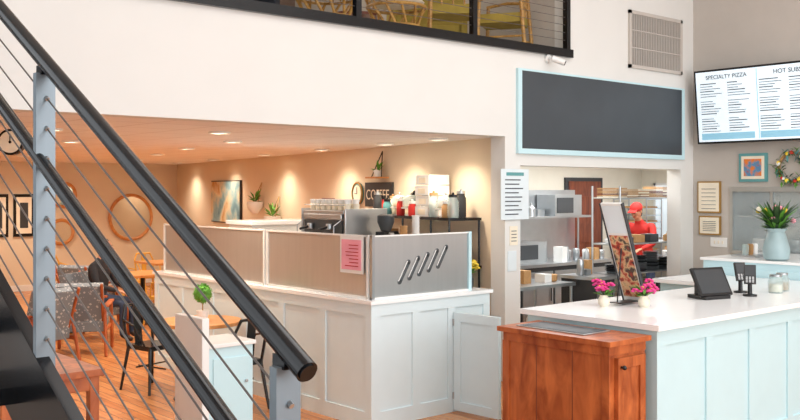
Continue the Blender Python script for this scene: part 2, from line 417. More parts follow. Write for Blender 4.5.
for x in (-.2,sx-.05):
    for y in (-1.1,1.25): s.box((x-.03,y-.03,0),(x+.03,y+.03,.36),BLK)
s.done('steel_staircase')

# ------------------------------------------------------------ HALF WALL
h=B(); Z=1.04
h.box((5.05,6.12,0),(5.2,10.0,Z),AQ2); h.box((5.2,6.12,0),(6.47,6.27,Z),AQ2)
h.box((5.02,6.09,Z),(5.38,10.03,Z+.03),WHT); h.box((5.38,6.09,Z),(6.50,6.42,Z+.03),WHT)
t=.014
h.box((5.05-t,6.12-t,.0),(5.05,10,.13),AQ2); h.box((5.05-t,6.12-t,Z-.1),(5.05,10,Z),AQ2)
ys=[6.12-t,6.75,7.4,8.05,8.7,9.35,9.92]
for y in ys: h.box((5.05-t,y,.13),(5.05,y+.085,Z-.1),AQ2)
h.box((5.05,6.12-t,0),(6.47,6.12,.13),AQ2); h.box((5.05,6.12-t,Z-.1),(6.47,6.12,Z),AQ2)
for x in (5.05,5.5,5.93,6.385): h.box((x,6.12-t,.13),(x+.085,6.12,Z-.1),AQ2)
h.done('half_wall_partition')
d=B(); d.box((0,-.52,.02),(.022,0,.90),AQ2); 
for a,b in (((-.52,.02),(0,.1)),((-.52,.82),(0,.9)),((-.52,.1),(-.44,.82)),((-.08,.1),(0,.82))): d.box((-.012,a[0],a[1]),(0,b[0],b[1]),AQ2)
for z in (.12,.78): d.cyl((-.012,.0,z),(-.012,.0,z+.06),.009,SS,10)
d.done('cabinet_door_leaf',(6.0,6.10,0),rz=math.radians(4))
g=B()
for a,b in ((6.24,7.78),(7.84,9.9)):
    g.box((5.11,a,1.09),(5.12,b,1.60),FRG2)
    for y in (a,b): g.box((5.10,y-.012,1.07),(5.13,y+.012,1.615),WHP)
    g.box((5.10,a,1.07),(5.13,b,1.09),WHP); g.box((5.10,a,1.598),(5.13,b,1.612),WHP)
g.box((5.14,6.19,1.085),(6.26,6.2,1.60),FRG)
g.box((5.1,6.18,1.60),(6.3,6.21,1.612),WHP); g.box((5.1,6.18,1.07),(6.3,6.21,1.085),WHP)
g.box((5.10,6.175,1.07),(5.13,6.205,1.615),SS); g.box((6.265,6.175,1.07),(6.3,6.215,1.615),AQ)
for i in range(5):
    x=5.42+i*.115; z=1.2+i*.028
    q=Ry(.55); dx=Vector((math.sin(.55),0,math.cos(.55)))*.2
    p0=Vector((x,6.189,z)); p1=p0+dx
    g.box((x-.021,6.184,z),(x+.021,6.192,z+.2),SLOT,q,(x,6.188,z)); 
    for e in (p0,p1): g.cyl(e+Vector((0,-.005,0)),e+Vector((0,.003,0)),.021,SLOT,18)
    g.box((x-.021,6.183,z),(x-.012,6.192,z+.2),WHP,q,(x,6.188,z))
g.done('sneeze_guard')
p=B(); p.box((5.088,6.28,1.28),(5.092,6.6,1.6),WHP); p.box((5.083,6.305,1.31),(5.088,6.575,1.57),PNK)
for i in range(7): p.box((5.08,6.34,1.34+i*.03),(5.083,6.34+random.uniform(.12,.2),1.347+i*.03),RED)
p.done('pink_flyer')
def bouquet(name,loc,potm,petal,h=.16,pr=.04,n=10,spread=.09,sz=.022,leafn=10,leafL=.1):
    b=B(); b.lathe((0,0,0),[(pr*.7,0),(pr,.02),(pr*1.05,h*.6),(pr*.7,h*.9),(pr*.8,h),(pr*.7,h)],potm,18)
    for i in range(n):
        a=random.uniform(0,6.28); r=random.uniform(.1,1)*spread; z=h+random.uniform(.03,spread*1.4)
        p=Vector((r*math.cos(a),r*math.sin(a),z)); b.cyl((0,0,h*.9),p,.002,GRD,5)
        for k in range(5):
            t=k*1.2566+a; b.sph(p+Vector((sz*.7*math.cos(t),sz*.7*math.sin(t),sz*.25*math.sin(t*2))),(sz*.55,sz*.55,sz*.3),petal,8)
        b.sph(p+Vector((0,0,sz*.25)),sz*.3,YLW,8)
    for i in range(leafn):
        a=random.uniform(0,6.28); b.leaf((0,0,h*.95),(leafL*math.cos(a),leafL*math.sin(a),h+random.uniform(0,leafL)),.015,GRN)
    b.done(name,loc)
bouquet('yellow_flower_vase',(6.42,6.32,1.07),DKG,YLW,.14,.035,16,.08,.032)

# coffee bar inside
c=B(); c.box((6.1,7.2,0),(6.85,9.0,1.24),AQ2); c.box((6.07,7.17,1.24),(6.88,9.03,1.28),WHT)
for x in (6.15,6.5): c.box((x,7.185,.15),(x+.3,7.2,1.15),AQ2)
c.done('coffee_bar_counter',bevel=.004)
e=B()
e.box((-.38,-.28,.08),(.38,.28,.46),SS); e.box((-.36,-.3,.46),(.36,.26,.5),SS); e.box((-.38,-.38,.06),(.38,-.2,.12),SS)
e.box((-.34,-.3,.2),(.34,-.28,.40),DKG); e.box((-.34,-.31,.41),(.34,-.29,.46),SS)
for x in (-.4,.38): e.box((x,-.3,.1),(x+.02,.28,.52),SS)
for x in (-.36,.36):
    for y in (-.3,.24): e.cyl((x*.92,y,0),(x*.92,y,.08),.02,BLKP)
for x in (-.17,.17): e.cyl((x,-.34,.3),(x,-.34,.36),.035,SS); e.cyl((x,-.34,.33),(x,-.48,.3),.014,BLKP)
for x in (-.3,-.2,-.1,0,.1,.2,.3): 
    for y in (-.2,-.08): e.cyl((x,y,.5),(x,y,.57),.034,CREAM,r2=.042); e.cyl((x,y,.57),(x,y,.62),.034,WHP,r2=.042)
e.cyl((-.36,-.28,.56),(.36,-.28,.56),.006,SS)
for x in (-.33,.33): e.tube([(x,-.3,.4),(x,-.4,.34),(x,-.4,.2)],.006,SS)
e.done('espresso_machine',(6.42,8.25,1.28),rz=math.radians(-90),bevel=.008)
e=B(); e.box((-.1,-.12,0),(.1,.14,.05),BLKP); e.box((-.08,-.02,.05),(.08,.12,.28),BLKP); e.lathe((0,.04,.28),[(.05,0),(.09,.1),(.09,.17),(.06,.18)],DKG,18); e.cyl((0,-.05,.22),(0,-.05,.27),.03,SS)
e.done('coffee_grinder',(6.5,7.6,1.28),bevel=.006)
e=B()
for k,(x,y) in enumerate(((6.3,7.28),(6.45,7.3),(6.6,7.28))):
    for i in range(6+k*3): e.lathe((x,y,1.28+i*.035),[(.03,0),(.042,.07),(.044,.072),(.03,.072)],WHP if k!=1 else TAN,16)
e.done('stacked_paper_cups')
c=B(); c.box((6.1,9.62,0),(7.0,10.15,1.58),WHP); c.box((6.07,9.59,1.58),(7.03,10.18,1.63),WHT)
for x in (6.15,6.58): c.box((x,9.6,.15),(x+.38,9.62,1.48),WHP); 
c.done('storage_cabinet',bevel=.005)

ra=-math.atan2(2.69,12.1)
def wallpt(k,off=0,z=0):
    d=Vector((2.69,12.1,0)).normalized(); n=Vector((-d.y,d.x,0))
    p=Vector((7.41+2.69*k,6.9+12.1*k,z)); return p+n*off
r=B(); L=2.1
for x in (-.42,-.04):
    for y in (.02,L/2,L-.02): r.cyl((x,y,0),(x,y,1.7),.013,BLK,8)
for z in (.15,.65,1.15,1.67):
    r.box((-.44,0,z),(-.02,L,z+.03),BLK)
for z in (.18,.68,1.18):
    y=.1
    while y<1.85:
        w=random.uniform(.1,.22); hh=random.uniform(.15,.36); m=random.choice([WHP,TAN,RED,DKG,TEAL,SS,CREAM])
        if random.random()<.5: r.box((-.4,y,z),(-.1,y+w,z+hh),m)
        else: r.lathe((-.25,y+w/2,z),[(w*.4,0),(w*.45,.02),(w*.45,hh*.85),(w*.3,hh)],m,14)
        y+=w+.03
r.done('metal_shelf_rack',wallpt(.02),ra)
j=B()
J_=[(.07,.065,.22,GLS,BLKP,-.34),(.2,.06,.26,DKG,SS,-.16),(.17,.055,.15,TAN,WHP,-.36),(.48,.06,.24,GLS,TAN,-.34),(.5,.055,.18,RED,BLKP,-.14),(.96,.05,.14,RED,WHP,-.34),(.97,.055,.22,BLKP,SS,-.16),(1.24,.05,.17,RED,WHP,-.34),(1.27,.055,.24,SS,BLKP,-.14),(1.58,.055,.16,TEAL,BLKP,-.34),(1.7,.05,.2,CREAM,TAN,-.2),(1.84,.055,.24,DKG,SS,-.34),(1.97,.055,.18,RED,BLKP,-.2)]
for (y,rr,hh,m,lid,x) in J_:
    j.lathe((x,y,1.7),[(rr*.9,0),(rr,.015),(rr,hh*.8),(rr*.75,hh*.92),(rr*.75,hh)],m,18); j.cyl((x,y,1.7+hh),(x,y,1.73+hh),rr*.8,lid,18); j.sph((x,y,1.74+hh),.015,lid,8)
j.done('jars_and_canisters',wallpt(.02),ra)
for y,x,m in ((.335,-.27,TAN),(1.11,-.27,CREAM),(1.43,-.25,TAN)):
    j=B(); j.lathe((0,0,0),[(.07,0),(.07,.01),(.02,.02),(.015,.07),(.12,.085),(.12,.095)],WHP,24)
    for i in range(5): a=i*1.256; j.sph((.06*math.cos(a),.06*math.sin(a),.115),(.03,.03,.022),m,10)
    j.lathe((0,0,.097),[(.105,0),(.105,.09),(.08,.13),(.02,.15)],GLS,24); j.sph((0,0,.26),.014,SS,8)
    P=wallpt(.02)+Matrix.Rotation(ra,4,'Z')@Vector((x,y,1.7)); j.done('cake_stand',P)
j=B()
for i in range(4): j.box((-.34+.01*(i%2),.60,1.7+i*.12),(-.06,.90,1.7+i*.12+.112),WHP); j.box((-.342+.01*(i%2),.67,1.72+i*.12),(-.338+.01*(i%2),.83,1.78+i*.12),CREAM)
j.done('stacked_bakery_boxes',wallpt(.02),ra,bevel=.004)
def deco(name,k,z,builder):
    b=B(); builder(b); o=b.done(name,wallpt(k,.004,z),ra); return o
QX=Ry(math.pi/2)
def clock(b):
    b.cyl((0,0,0),(-.03,0,0),.15,TEAL,28); b.cyl((-.03,0,0),(-.034,0,0),.115,CREAM,28); b.ring((-.03,0,0),.15,.014,BRASS,QX)
    b.box((-.04,-.006,0),(-.035,.006,.09),INK); b.box((-.04,0,-.005),(-.035,.07,.005),INK)
deco('wall_clock',.265,1.95,clock)
def sign(b):
    b.box((-.03,-.38,-.16),(0,.38,.16),DKG); b.box((-.034,-.36,-.14),(-.03,.36,.14),DKG)
so=deco('coffee_sign',.215,1.94,sign); text(so,'COFFEE',.19,(-.04,0,-.065),(math.pi/2,0,-math.pi/2),CREAM)
def canvas(b): b.box((-.04,-.85,-.4),(0,.85,.4),DKG); b.box((-.045,-.83,-.38),(-.04,.83,.38),ART1)
deco('abstract_painting',.72,1.78,canvas)
def wsign(b): b.box((-.03,-.2,-.2),(0,.2,.2),WD3); b.box((-.033,-.17,-.17),(-.03,.17,.17),WD1)
deco('wooden_sign',.345,1.68,wsign)
def hang(b):
    b.tube([(-.12,-.14,0),(-.03,0,.34),(-.12,.14,0)],.007,BLK); b.box((-.2,-.16,-.01),(-.02,.16,.01),WD2)
    b.lathe((-.1,0,.01),[(.04,0),(.055,.08),(.05,.09)],WHP,14)
    for i in range(16):
        a=random.uniform(0,6.28); b.leaf((-.1,0,.08),(-.1+.09*math.cos(a),.12*math.sin(a),random.uniform(.08,.24)),.014,GRN)
deco('hanging_plant_shelf',.205,2.16,hang)
def pl(b):
    b.lathe((-.14,0,-.18),[(.05,0),(.13,.1),(.14,.2),(.12,.2)],WHP,18); b.tube([(-.14,-.13,0),(-.02,0,.35),(-.14,.13,0)],.006,BRASS)
    for i in range(18):
        a=random.uniform(0,6.28); b.leaf((-.14,0,.02),(-.14+.13*math.cos(a),.18*math.sin(a),random.uniform(.0,.26)),.02,GRN)
deco('hanging_planter',.565,1.78,pl); deco('hanging_planter',.5,1.55,pl)
def far(name,x,z,builder):
    b=B(); builder(b); b.done(name,(x,18.998,z))
QY=Rx(math.pi/2)
def mirror(R):
    def f(b): b.cyl((0,0,0),(0,-.03,0),R,MIR,40); b.ring((0,-.03,0),R,.035,WD2,QY,40)
    return f
far('round_mirror',9.0,1.42,mirror(.47)); far('round_mirror',7.55,1.9,mirror(.24)); far('round_mirror',7.5,1.15,mirror(.24))
def ph(b): b.box((-.2,-.03,-.42),(.2,0,.42),BLK); b.box((-.15,-.035,-.36),(.15,-.03,.36),CREAM); b.box((-.08,-.038,-.25),(.08,-.035,.25),DKG)
far('framed_photograph',6.25,1.5,ph); far('framed_photograph',6.75,1.5,ph)
b=B(); b.cyl((0,0,.1),(0,0,.16),.008,BLK); q=Rz(-.7)
u=q@Vector((0,1,0)); b.cyl(-u*.03,u*.03,.11,BLK,32); b.cyl(-u*.034,u*.034,.09,CREAM,32); b.cyl(-u*.037,u*.037,.012,BLK,12)
b.box((-.004,-.038,0),(.004,-.034,.07),BLK,q,(0,0,0)); b.done('hanging_clock',(2.78,8.1,2.40))

def downlight(x,y,power,on=True):
    b=B(); b.ring((0,0,-.005),.095,.014,WHP); b.cyl((0,0,-.006),(0,0,0),.09,LMP,20); o=b.done('recessed_downlight',(x,y,HB-.002))
    l=bpy.data.lights.new('downlight_lamp','SPOT'); l.energy=power; l.color=(1,.84,.66); l.spot_size=math.radians(135); l.spot_blend=.85; l.shadow_soft_size=.08
    lo=bpy.data.objects.new('downlight_lamp',l); scene.collection.objects.link(lo); lo.parent=o; lo.location=(0,0,-.03)
for k in (.04,.14,.29,.47,.68,.88):
    p=wallpt(k,.42); downlight(p.x,p.y,80)
for x,y in ((4.7,8.0),(3.3,8.6),(5.7,9.4),(4.3,10.6),(6.2,11.4),(4.6,13.2),(6.9,13.6),(5.5,15.5),(7.8,16.2),(6.6,18.0)): downlight(x,y,115)

# ------------------------------------------------------------ SERVICE COUNTER
c=B(); X0,Y0,Y1=5.66,3.76,4.92
c.box((X0,Y0,0),(9.45,Y1,1.03),AQ); c.box((8.65,Y1,0),(9.45,5.7,1.03),AQ)
c.prism([(5.61,3.71),(9.48,3.71),(9.48,5.75),(8.58,5.75),(8.58,4.97),(5.61,4.97)],1.03,1.07,WHT)
t=.014
c.box((X0,Y0-t,0),(9.45,Y0,.13),AQ); c.box((X0,Y0-t,.92),(9.45,Y0,1.03),AQ)
x=X0
while x<9.4: c.box((x,Y0-t,.13),(x+.09,Y0,.92),AQ); x+=.62
c.box((X0-t,Y0-t,0),(X0,Y1,.13),AQ); c.box((X0-t,Y0-t,.92),(X0,Y1,1.03),AQ)
for y in (Y0-t,4.3,4.83): c.box((X0-t,y,.13),(X0,y+.09,.92),AQ)
c.done('service_counter')
c=B(); c.box((9.52,4.3,0),(10.8,5.72,1.22),AQ); c.box((9.5,4.27,1.22),(10.84,5.75,1.25),WHT)
for y in (4.4,4.85,5.3): c.box((9.508,y,.2),(9.52,y+.36,1.15),AQ)
c.done('back_counter_cabinet',bevel=.004)
c=B(); x0,x1,y0,y1=5.17,5.58,3.80,4.74
c.box((x0,y0,.06),(x1,y1,.965),WD1); c.box((x0-.04,y0-.04,.965),(x1+.02,y1+.03,1.0),WD1)
c.box((x0+.02,y0+.02,0),(x1-.02,y1-.02,.06),WD3)
c.box((x0-.014,y0-.014,.9),(x1-.01,y1-.01,.964),WD1); c.box((x0-.014,y0-.014,.06),(x1-.01,y1-.01,.14),WD1)
for y in (y0-.012,y1-.06): c.box((x0-.012,y,.14),(x0,y+.06,.9),WD1)
for y in (4.1,4.42): c.box((x0-.003,y,.14),(x0,y+.006,.9),WD3)
c.box((x0+.06,y0-.02,.17),(x1-.04,y0,.88),WD1)
for a,b in (((x0+.06,.17),(x0+.12,.88)),((x1-.1,.17),(x1-.04,.88)),((x0+.12,.17),(x1-.1,.24)),((x0+.12,.81),(x1-.1,.88))): c.box((a[0],y0-.034,a[1]),(b[0],y0-.019,b[1]),WD1)
c.cyl((x0+.09,y0-.03,.82),(x0+.09,y0-.05,.82),.008,BLKP); c.sph((x0+.09,y0-.06,.82),.016,BLKP)
c.box((x0+.06,y0+.25,1.0),(x1-.05,y1-.07,1.008),SS); c.box((x0+.08,y0+.27,1.008),(x1-.07,y1-.09,1.011),CHK)
c.done('cherry_wood_cabinet',bevel=.005)
m=B(); q=Ry(math.radians(-22))
m.box((-.012,-.1,0),(.012,.1,.88),WHP,q,(0,0,0)); m.box((-.016,-.09,.05),(-.0125,.09,.6),FOOD,q,(0,0,0)); m.box((.0125,-.09,.05),(.016,.09,.86),DKG,q,(0,0,0))
m.box((-.016,-.09,.62),(-.0125,.09,.86),PAP,q,(0,0,0))
m.box((-.018,.1,.0),(.014,.112,.88),DKG,q,(0,0,0)); m.box((-.018,-.112,.0),(.014,-.1,.88),DKG,q,(0,0,0))
m.cyl((-.19,0,.48),(-.25,0,.01),.006,BLK); m.box((-.28,-.06,0.005),(.04,.06,.014),BLKP)
m.done('menu_board_stand',(6.62,4.6,1.08),bevel=.002)
bouquet('pink_orchid_pot',(6.22,4.62,1.07),CREAM,MAG,.09,.045,12,.08,.032,9,.1)
bouquet('pink_orchid_pot',(6.42,4.38,1.07),CREAM,MAG,.09,.045,12,.09,.032,9,.1)
p=B(); p.prism([(-.14,-.1),(.14,-.1),(.12,.14),(-.12,.14)],0,.03,BLKP)
p.prism([(-.1,-.02),(.1,-.02),(.08,.1),(-.08,.1)],.03,.13,BLKP)
p.box((-.18,-.09,.03),(.18,-.065,.29),BLKP,Rx(-.5),(0,-.08,.03))
p.box((-.16,-.093,.05),(.16,-.09,.27),DKG,Rx(-.5),(0,-.08,.03))
p.done('point_of_sale_terminal',(7.36,4.36,1.07),rz=math.radians(-15),bevel=.006)
p=B(); p.box((-.075,-.09,0),(.075,.09,.11),BLKP); p.box((-.07,-.05,.11),(.07,.07,.135),DKG); p.box((-.05,-.07,.12),(.05,-.05,.17),WHP,Rx(.3))
p.done('receipt_printer',(7.72,4.52,1.07),rz=math.radians(-45),bevel=.008)
for cx,cy,cr in ((7.98,4.42,-35),(7.78,4.22,-60)):
    p=B(); p.lathe((0,0,0),[(.06,0),(.06,.015),(.02,.02),(.018,.12),(.02,.12)],BLKP,18); p.box((-.05,-.035,.1),(.05,-.01,.27),BLKP,Rx(-.35),(0,0,.12)); p.box((-.042,-.038,.17),(.042,-.034,.26),DKG,Rx(-.35),(0,0,.12))
    for i in range(4):
        for k in range(3): p.box((-.035+k*.026,-.039,.11+i*.014),(-.018+k*.026,-.034,.12+i*.014),SS,Rx(-.35),(0,0,.12))
    p.done('card_reader_stand',(cx,cy,1.07),rz=math.radians(cr),bevel=.004)
for x,y in ((8.2,4.2),(8.42,4.25)):
    p=B(); p.lathe((0,0,0),[(.06,0),(.065,.01),(.065,.11),(.05,.13),(.052,.15)],GLS,20); p.cyl((0,0,.15),(0,0,.165),.053,SS,20); p.cyl((0,0,.01),(0,0,.08),.055,TAN if x>8.3 else CREAM,18); p.done('glass_jar',(x,y,1.07))
p=B(); p.lathe((0,0,0),[(.1,0),(.13,.02),(.14,.12),(.1,.26),(.085,.3),(.11,.34),(.1,.345)],mat('jug_enamel','#9DB4B8',.35),24); p.ring((.13,0,.18),.075,.01,AQ2,Rx(math.pi/2))
for i in range(130):
    a=random.uniform(0,6.28); l=random.uniform(.1,.34); p.leaf((0,0,.3),(l*math.cos(a),l*math.sin(a),.3+random.uniform(.02,.36)),.02,random.choice([GRD,GRN,GRD]))
for i in range(12):
    a=random.uniform(0,6.28); l=random.uniform(.03,.2); p.ico((l*math.cos(a),l*math.sin(a),.42+random.uniform(0,.16)),.032,random.choice([YLW,CREAM,PNK]),.2,1)
p.done('enamel_jug_of_flowers',(9.68,4.95,1.25))
p=B(); p.box((0,0,0),(.3,.3,.02),SS); 
for i in range(3): p.lathe((.1*i+.05,.15,.02),[(.035,0),(.04,.1),(.03,.12)],[GLS,TAN,WHP][i],12)
p.done('condiment_tray',(9.9,5.3,1.25))

# ------------------------------------------------------------ KITCHEN
def things(b,x0,x1,y0,y1,z,n,hmax,ms):
    for i in range(n):
        x=x0+(x1-x0)*(i+.5)/n; y=random.uniform(y0,y1); w=(x1-x0)/n*.4; hh=random.uniform(.3,1)*hmax; m=random.choice(ms); k=random.random()
        if k<.35: b.box((x-w,y-.08,z),(x+w,y+.08,z+hh),m)
        elif k<.7: b.lathe((x,y,z),[(w*.7,0),(w*.9,.01),(w,hh*.9),(w*.8,hh)],m,14)
        else: b.lathe((x,y,z),[(w*.8,0),(w*.8,hh*.6),(w*.3,hh*.8),(w*.3,hh)],m,14)
def sstable(name,x0,x1,y0,y1,z,closed=False,extra=None):
    t=B(); t.box((x0,y0,z-.04),(x1,y1,z),SS); 
    if closed:
        t.box((x0+.02,y0+.02,.12),(x1-.02,y1-.02,z-.04),DKG)
        n=max(1,int((x1-x0)/.6)); w=(x1-x0-.04)/n
        for i in range(n): t.box((x0+.04+i*w,y0+.005,.16),(x0+i*w+w,y0+.02,z-.1),SS); t.cyl((x0+i*w+w-.06,y0-.01,.5),(x0+i*w+w-.06,y0-.01,.75),.008,BLKP)
        for x in (x0+.06,x1-.06):
            for y in (y0+.08,y1-.08): t.cyl((x,y,0),(x,y,.12),.02,BLKP)
    else:
        for x in (x0+.04,x1-.04):
            for y in (y0+.04,y1-.04): t.cyl((x,y,0),(x,y,z-.04),.02,SS)
        t.box((x0+.03,y0+.03,.25),(x1-.03,y1-.03,.27),SS)
        things(t,x0+.1,x1-.1,y0+.2,y1-.2,.27,5,.3,[WHP,SS,TAN,DKG])
    if extra: extra(t)
    t.done(name)
MX=[WHP,SS,SS,SS,TAN,DKG]
sstable('stainless_prep_table',8.15,9.2,7.25,7.9,.88,extra=lambda t:things(t,8.2,9.15,7.35,7.8,.88,6,.16,[SS,WHP,TAN]))
def ov(t):
    for x in (9.45,11.35): t.cyl((x,8.9,1.0),(x,8.9,1.75),.015,SS)
    t.box((9.4,8.66,1.6),(11.4,9.0,1.63),SS); t.box((9.4,9.0,1.0),(11.4,9.02,2.0),SS)
    t.box((9.5,8.62,1.0),(10.3,8.98,1.28),SS); t.box((9.55,8.61,1.04),(10.1,8.62,1.24),DKG)
    t.box((10.5,8.64,1.63),(11.1,8.98,1.93),SS); t.box((10.54,8.63,1.67),(10.9,8.64,1.89),DKG)
    things(t,9.5,10.45,8.78,8.9,1.63,5,.2,MX); things(t,10.35,11.35,8.4,8.58,1.0,8,.22,MX+[RED])
sstable('refrigerated_prep_counter',9.4,11.4,8.3,9.03,1.0,True,ov)
sstable('stainless_prep_counter',9.25,9.66,6.98,7.55,.95,True,lambda t:things(t,9.28,9.62,7.1,7.4,.95,3,.2,MX))
sstable('stainless_prep_table',12.85,13.8,8.3,8.9,.95,extra=lambda t:things(t,12.9,13.7,8.45,8.7,.95,6,.35,[SS,TAN,WHP]))
t=B()
for x in (-.25,.25):
    for y in (-.3,.3): t.cyl((x,y,.06),(x,y,1.85),.013,SS,8); t.sph((x,y,.04),.035,BLKP,10)
for z in (.1,1.84):
    t.box((-.26,-.31,z),(.26,-.29,z+.02),SS); t.box((-.26,.29,z),(.26,.31,z+.02),SS)
for i in range(14):
    z=.2+i*.115; t.box((-.24,-.29,z),(.24,.29,z+.012),SS)
    if i%3: t.box((-.21,-.25,z+.012),(.21,.25,z+.035),TAN if i%2 else CREAM)
t.done('bakery_tray_rack',(13.3,9.2,0),rz=.1)
t=B(); t.box((-.5,-.4,.5),(.5,.4,1.65),SS)
for z in (.6,1.15): t.box((-.42,-.415,z),(.42,-.4,z+.38),DKG); t.cyl((-.35,-.44,z+.32),(.35,-.44,z+.32),.014,SS)
for x in (-.45,.45):
    for y in (-.35,.35): t.cyl((x,y,0),(x,y,.5),.03,BLKP)
t.cyl((0,.2,1.65),(0,.2,2.5),.1,SS,18); t.done('pizza_deck_oven',(8.75,9.1,0),bevel=.006)
sx0,sx1,sy0,sy1=9.75,11.5,7.0,7.42
t=B()
for x in (sx0,sx1):
    for y in (sy0,sy1): t.cyl((x,y,0),(x,y,2.05),.014,SS)
for z in (.3,.95,1.32,1.9):
    for y in (sy0,sy1): t.cyl((sx0,y,z),(sx1,y,z),.009,SS,6)
    t.box((sx0,sy0+.02,z-.012),(sx1,sy1-.02,z),SS)
x=sx0+.03
while x<sx1-.25:
    w=random.uniform(.18,.3); n=random.randint(3,8)
    for i in range(n):
        a=random.uniform(-.12,.12); t.box((x,sy0+.05,1.905+i*.018),(x+w,sy1-.05,1.917+i*.018),random.choice([TAN,TAN,WD3,CREAM]),Rz(a))
    x+=w+.02
things(t,sx0+.05,sx1-.1,7.15,7.3,1.325,7,.13,MX)
for k in range(6):
    x=sx0+.14+k*.27; hh=random.uniform(.08,.24)
    for i in range(int(hh/.02)): t.lathe((x,7.2,.955+i*.022),[(.08,0),(.11,.018),(.112,.02),(.08,.02)],random.choice([SS,DKG,SS]),18)
t.done('steel_shelving_unit')
k=B(); k.box((KX-.01,8.4,1.2),(KX,9.3,2.1),SCR)
for y in (8.38,8.85,9.32): k.box((KX-.04,y-.02,1.18),(KX,y+.02,2.12),WHP)
for z in (1.18,2.1): k.box((KX-.04,8.36,z-.02),(KX,9.34,z+.02),WHP)
k.done('window_2')

# ------------------------------------------------------------ DINING FURNITURE
def cafe_table(name,loc,R=.4,h=.75,square=False):
    b=B()
    if square: b.box((-R,-R,h-.035),(R,R,h),WD2)
    else: b.cyl((0,0,h-.035),(0,0,h),R,WD2,40)
    b.cyl((0,0,.03),(0,0,h-.035),.035,BLK); b.lathe((0,0,0),[(.25,0),(.25,.015),(.06,.04),(.035,.06)],BLK,28); b.cyl((0,0,h-.06),(0,0,h-.035),.14,BLK)
    b.done(name,loc,bevel=.004)
def metal_chair(name,loc,rz,m=BLK):
    b=B(); b.prism([(-.18,-.18),(.18,-.18),(.16,.18),(-.16,.18)],.44,.46,m); b.prism([(-.185,-.185),(.185,-.185),(.165,.185),(-.165,.185)],.415,.44,m)
    for x,y in ((-.17,-.17),(.17,-.17),(-.15,.17),(.15,.17)): b.cyl((x,y,.44),(x*1.35,y*1.35,0),.018,m,8,.013)
    b.tube([(-.16,.17,.44),(-.18,.22,.72),(-.13,.25,.84),(.13,.25,.84),(.18,.22,.72),(.16,.17,.44)],.014,m)
    b.box((-.045,.19,.45),(.045,.2,.84),m,Rx(-.12),(0,.19,.45))
    b.cyl((-.2,-.0,.25),(.2,0,.25),.008,m,6); b.cyl((0,-.2,.22),(0,.2,.22),.008,m,6)
    for s_ in (-1,1): b.tube([(s_*.18,.22,.7),(s_*.21,.02,.66),(s_*.18,-.1,.46)],.011,m)
    b.done(name,loc,rz)
def lounge(name,loc,rz):
    b=B()
    for s_ in (-1,1):
        b.cyl((s_*.32,-.32,0),(s_*.31,-.28,.6),.022,WD1,10); b.cyl((s_*.32,.38,0),(s_*.29,.26,.6),.02,WD1,10)
        b.box((s_*.31-.035,-.36,.585),(s_*.31+.035,.3,.615),WD1); b.cyl((s_*.27,.2,.3),(s_*.27,.42,.88),.018,WD1,10)
        b.box((s_*.3-.012,-.3,.27),(s_*.3+.012,.32,.32),WD1)
    b.box((-.28,-.3,.3),(.28,.26,.43),GRY,Rx(-.06)); b.box((-.28,.2,.38),(.28,.32,.88),GRY,Rx(-.3))
    b.done(name,loc,rz,bevel=.02)
cafe_table('cafe_table',(4.55,8.1,0),.4)
metal_chair('metal_cafe_chair',(4.58,7.5,0),math.pi+.1); metal_chair('metal_cafe_chair',(4.4,8.8,0),.25)
tp=B(); tp.lathe((0,0,0),[(.045,0),(.06,.08),(.062,.1),(.05,.1)],WHP,20); tp.cyl((0,0,.08),(0,0,.2),.006,TAN)
tp.ico((0,0,.26),.085,GRN,.06,3)
for i in range(420):
    d=Vector((random.gauss(0,1),random.gauss(0,1),random.gauss(0,1))).normalized(); p0=Vector((0,0,.26))+d*.078; e_=Vector((random.uniform(-1,1),random.uniform(-1,1),random.uniform(-1,1)))*.012
    tp.leaf(p0,p0+d*.018+e_,.008,GRN)
tp.done('topiary_plant',(4.55,8.05,.75))
lounge('patterned_armchair',(4.75,11.35,0),math.radians(150)); lounge('patterned_armchair',(4.0,10.9,0),math.radians(200))
lounge('patterned_armchair',(5.35,12.35,0),math.radians(35)); lounge('patterned_armchair',(5.9,13.9,0),math.radians(120))
cafe_table('dining_table',(6.5,13.3,0),.42,.75,True); cafe_table('dining_table',(7.9,15.2,0),.42,.75,True); cafe_table('dining_table',(5.2,13.2,0),.35,.6)
cafe_table('dining_table',(6.5,11.5,0),.42,.75,True)
YCH=mat('mustard_enamel','#D9A441',.4)
for x,y,a in ((6.5,12.6,3.1),(7.2,13.4,-1.5),(7.9,14.5,3.1),(7.9,15.9,0),(7.2,15.2,1.6),(6.5,16.5,.4)): metal_chair('mustard_chair',(x,y,0),a,YCH)
b=B(); b.box((2.1,6.35,.70),(2.82,7.5,.75),WD1); 
for x in (2.16,2.76):
    for y in (6.42,7.43): b.box((x-.035,y-.035,0),(x+.035,y+.035,.7),WD1)
b.box((2.14,6.39,.6),(2.78,7.46,.7),WD1); b.done('wooden_dining_table',bevel=.006)
b=B(); b.box((3.5,6.2,0),(3.56,6.62,1.05),WHP); b.box((3.56,6.22,0),(3.95,6.6,.82),AQ); b.box((3.56,6.2,.82),(3.97,6.62,.85),WHP); b.box((3.60,6.21,.1),(3.91,6.22,.74),AQ); b.cyl((3.88,6.19,.55),(3.88,6.21,.55),.012,SS)
b.done('waste_bin_cabinet',bevel=.005)

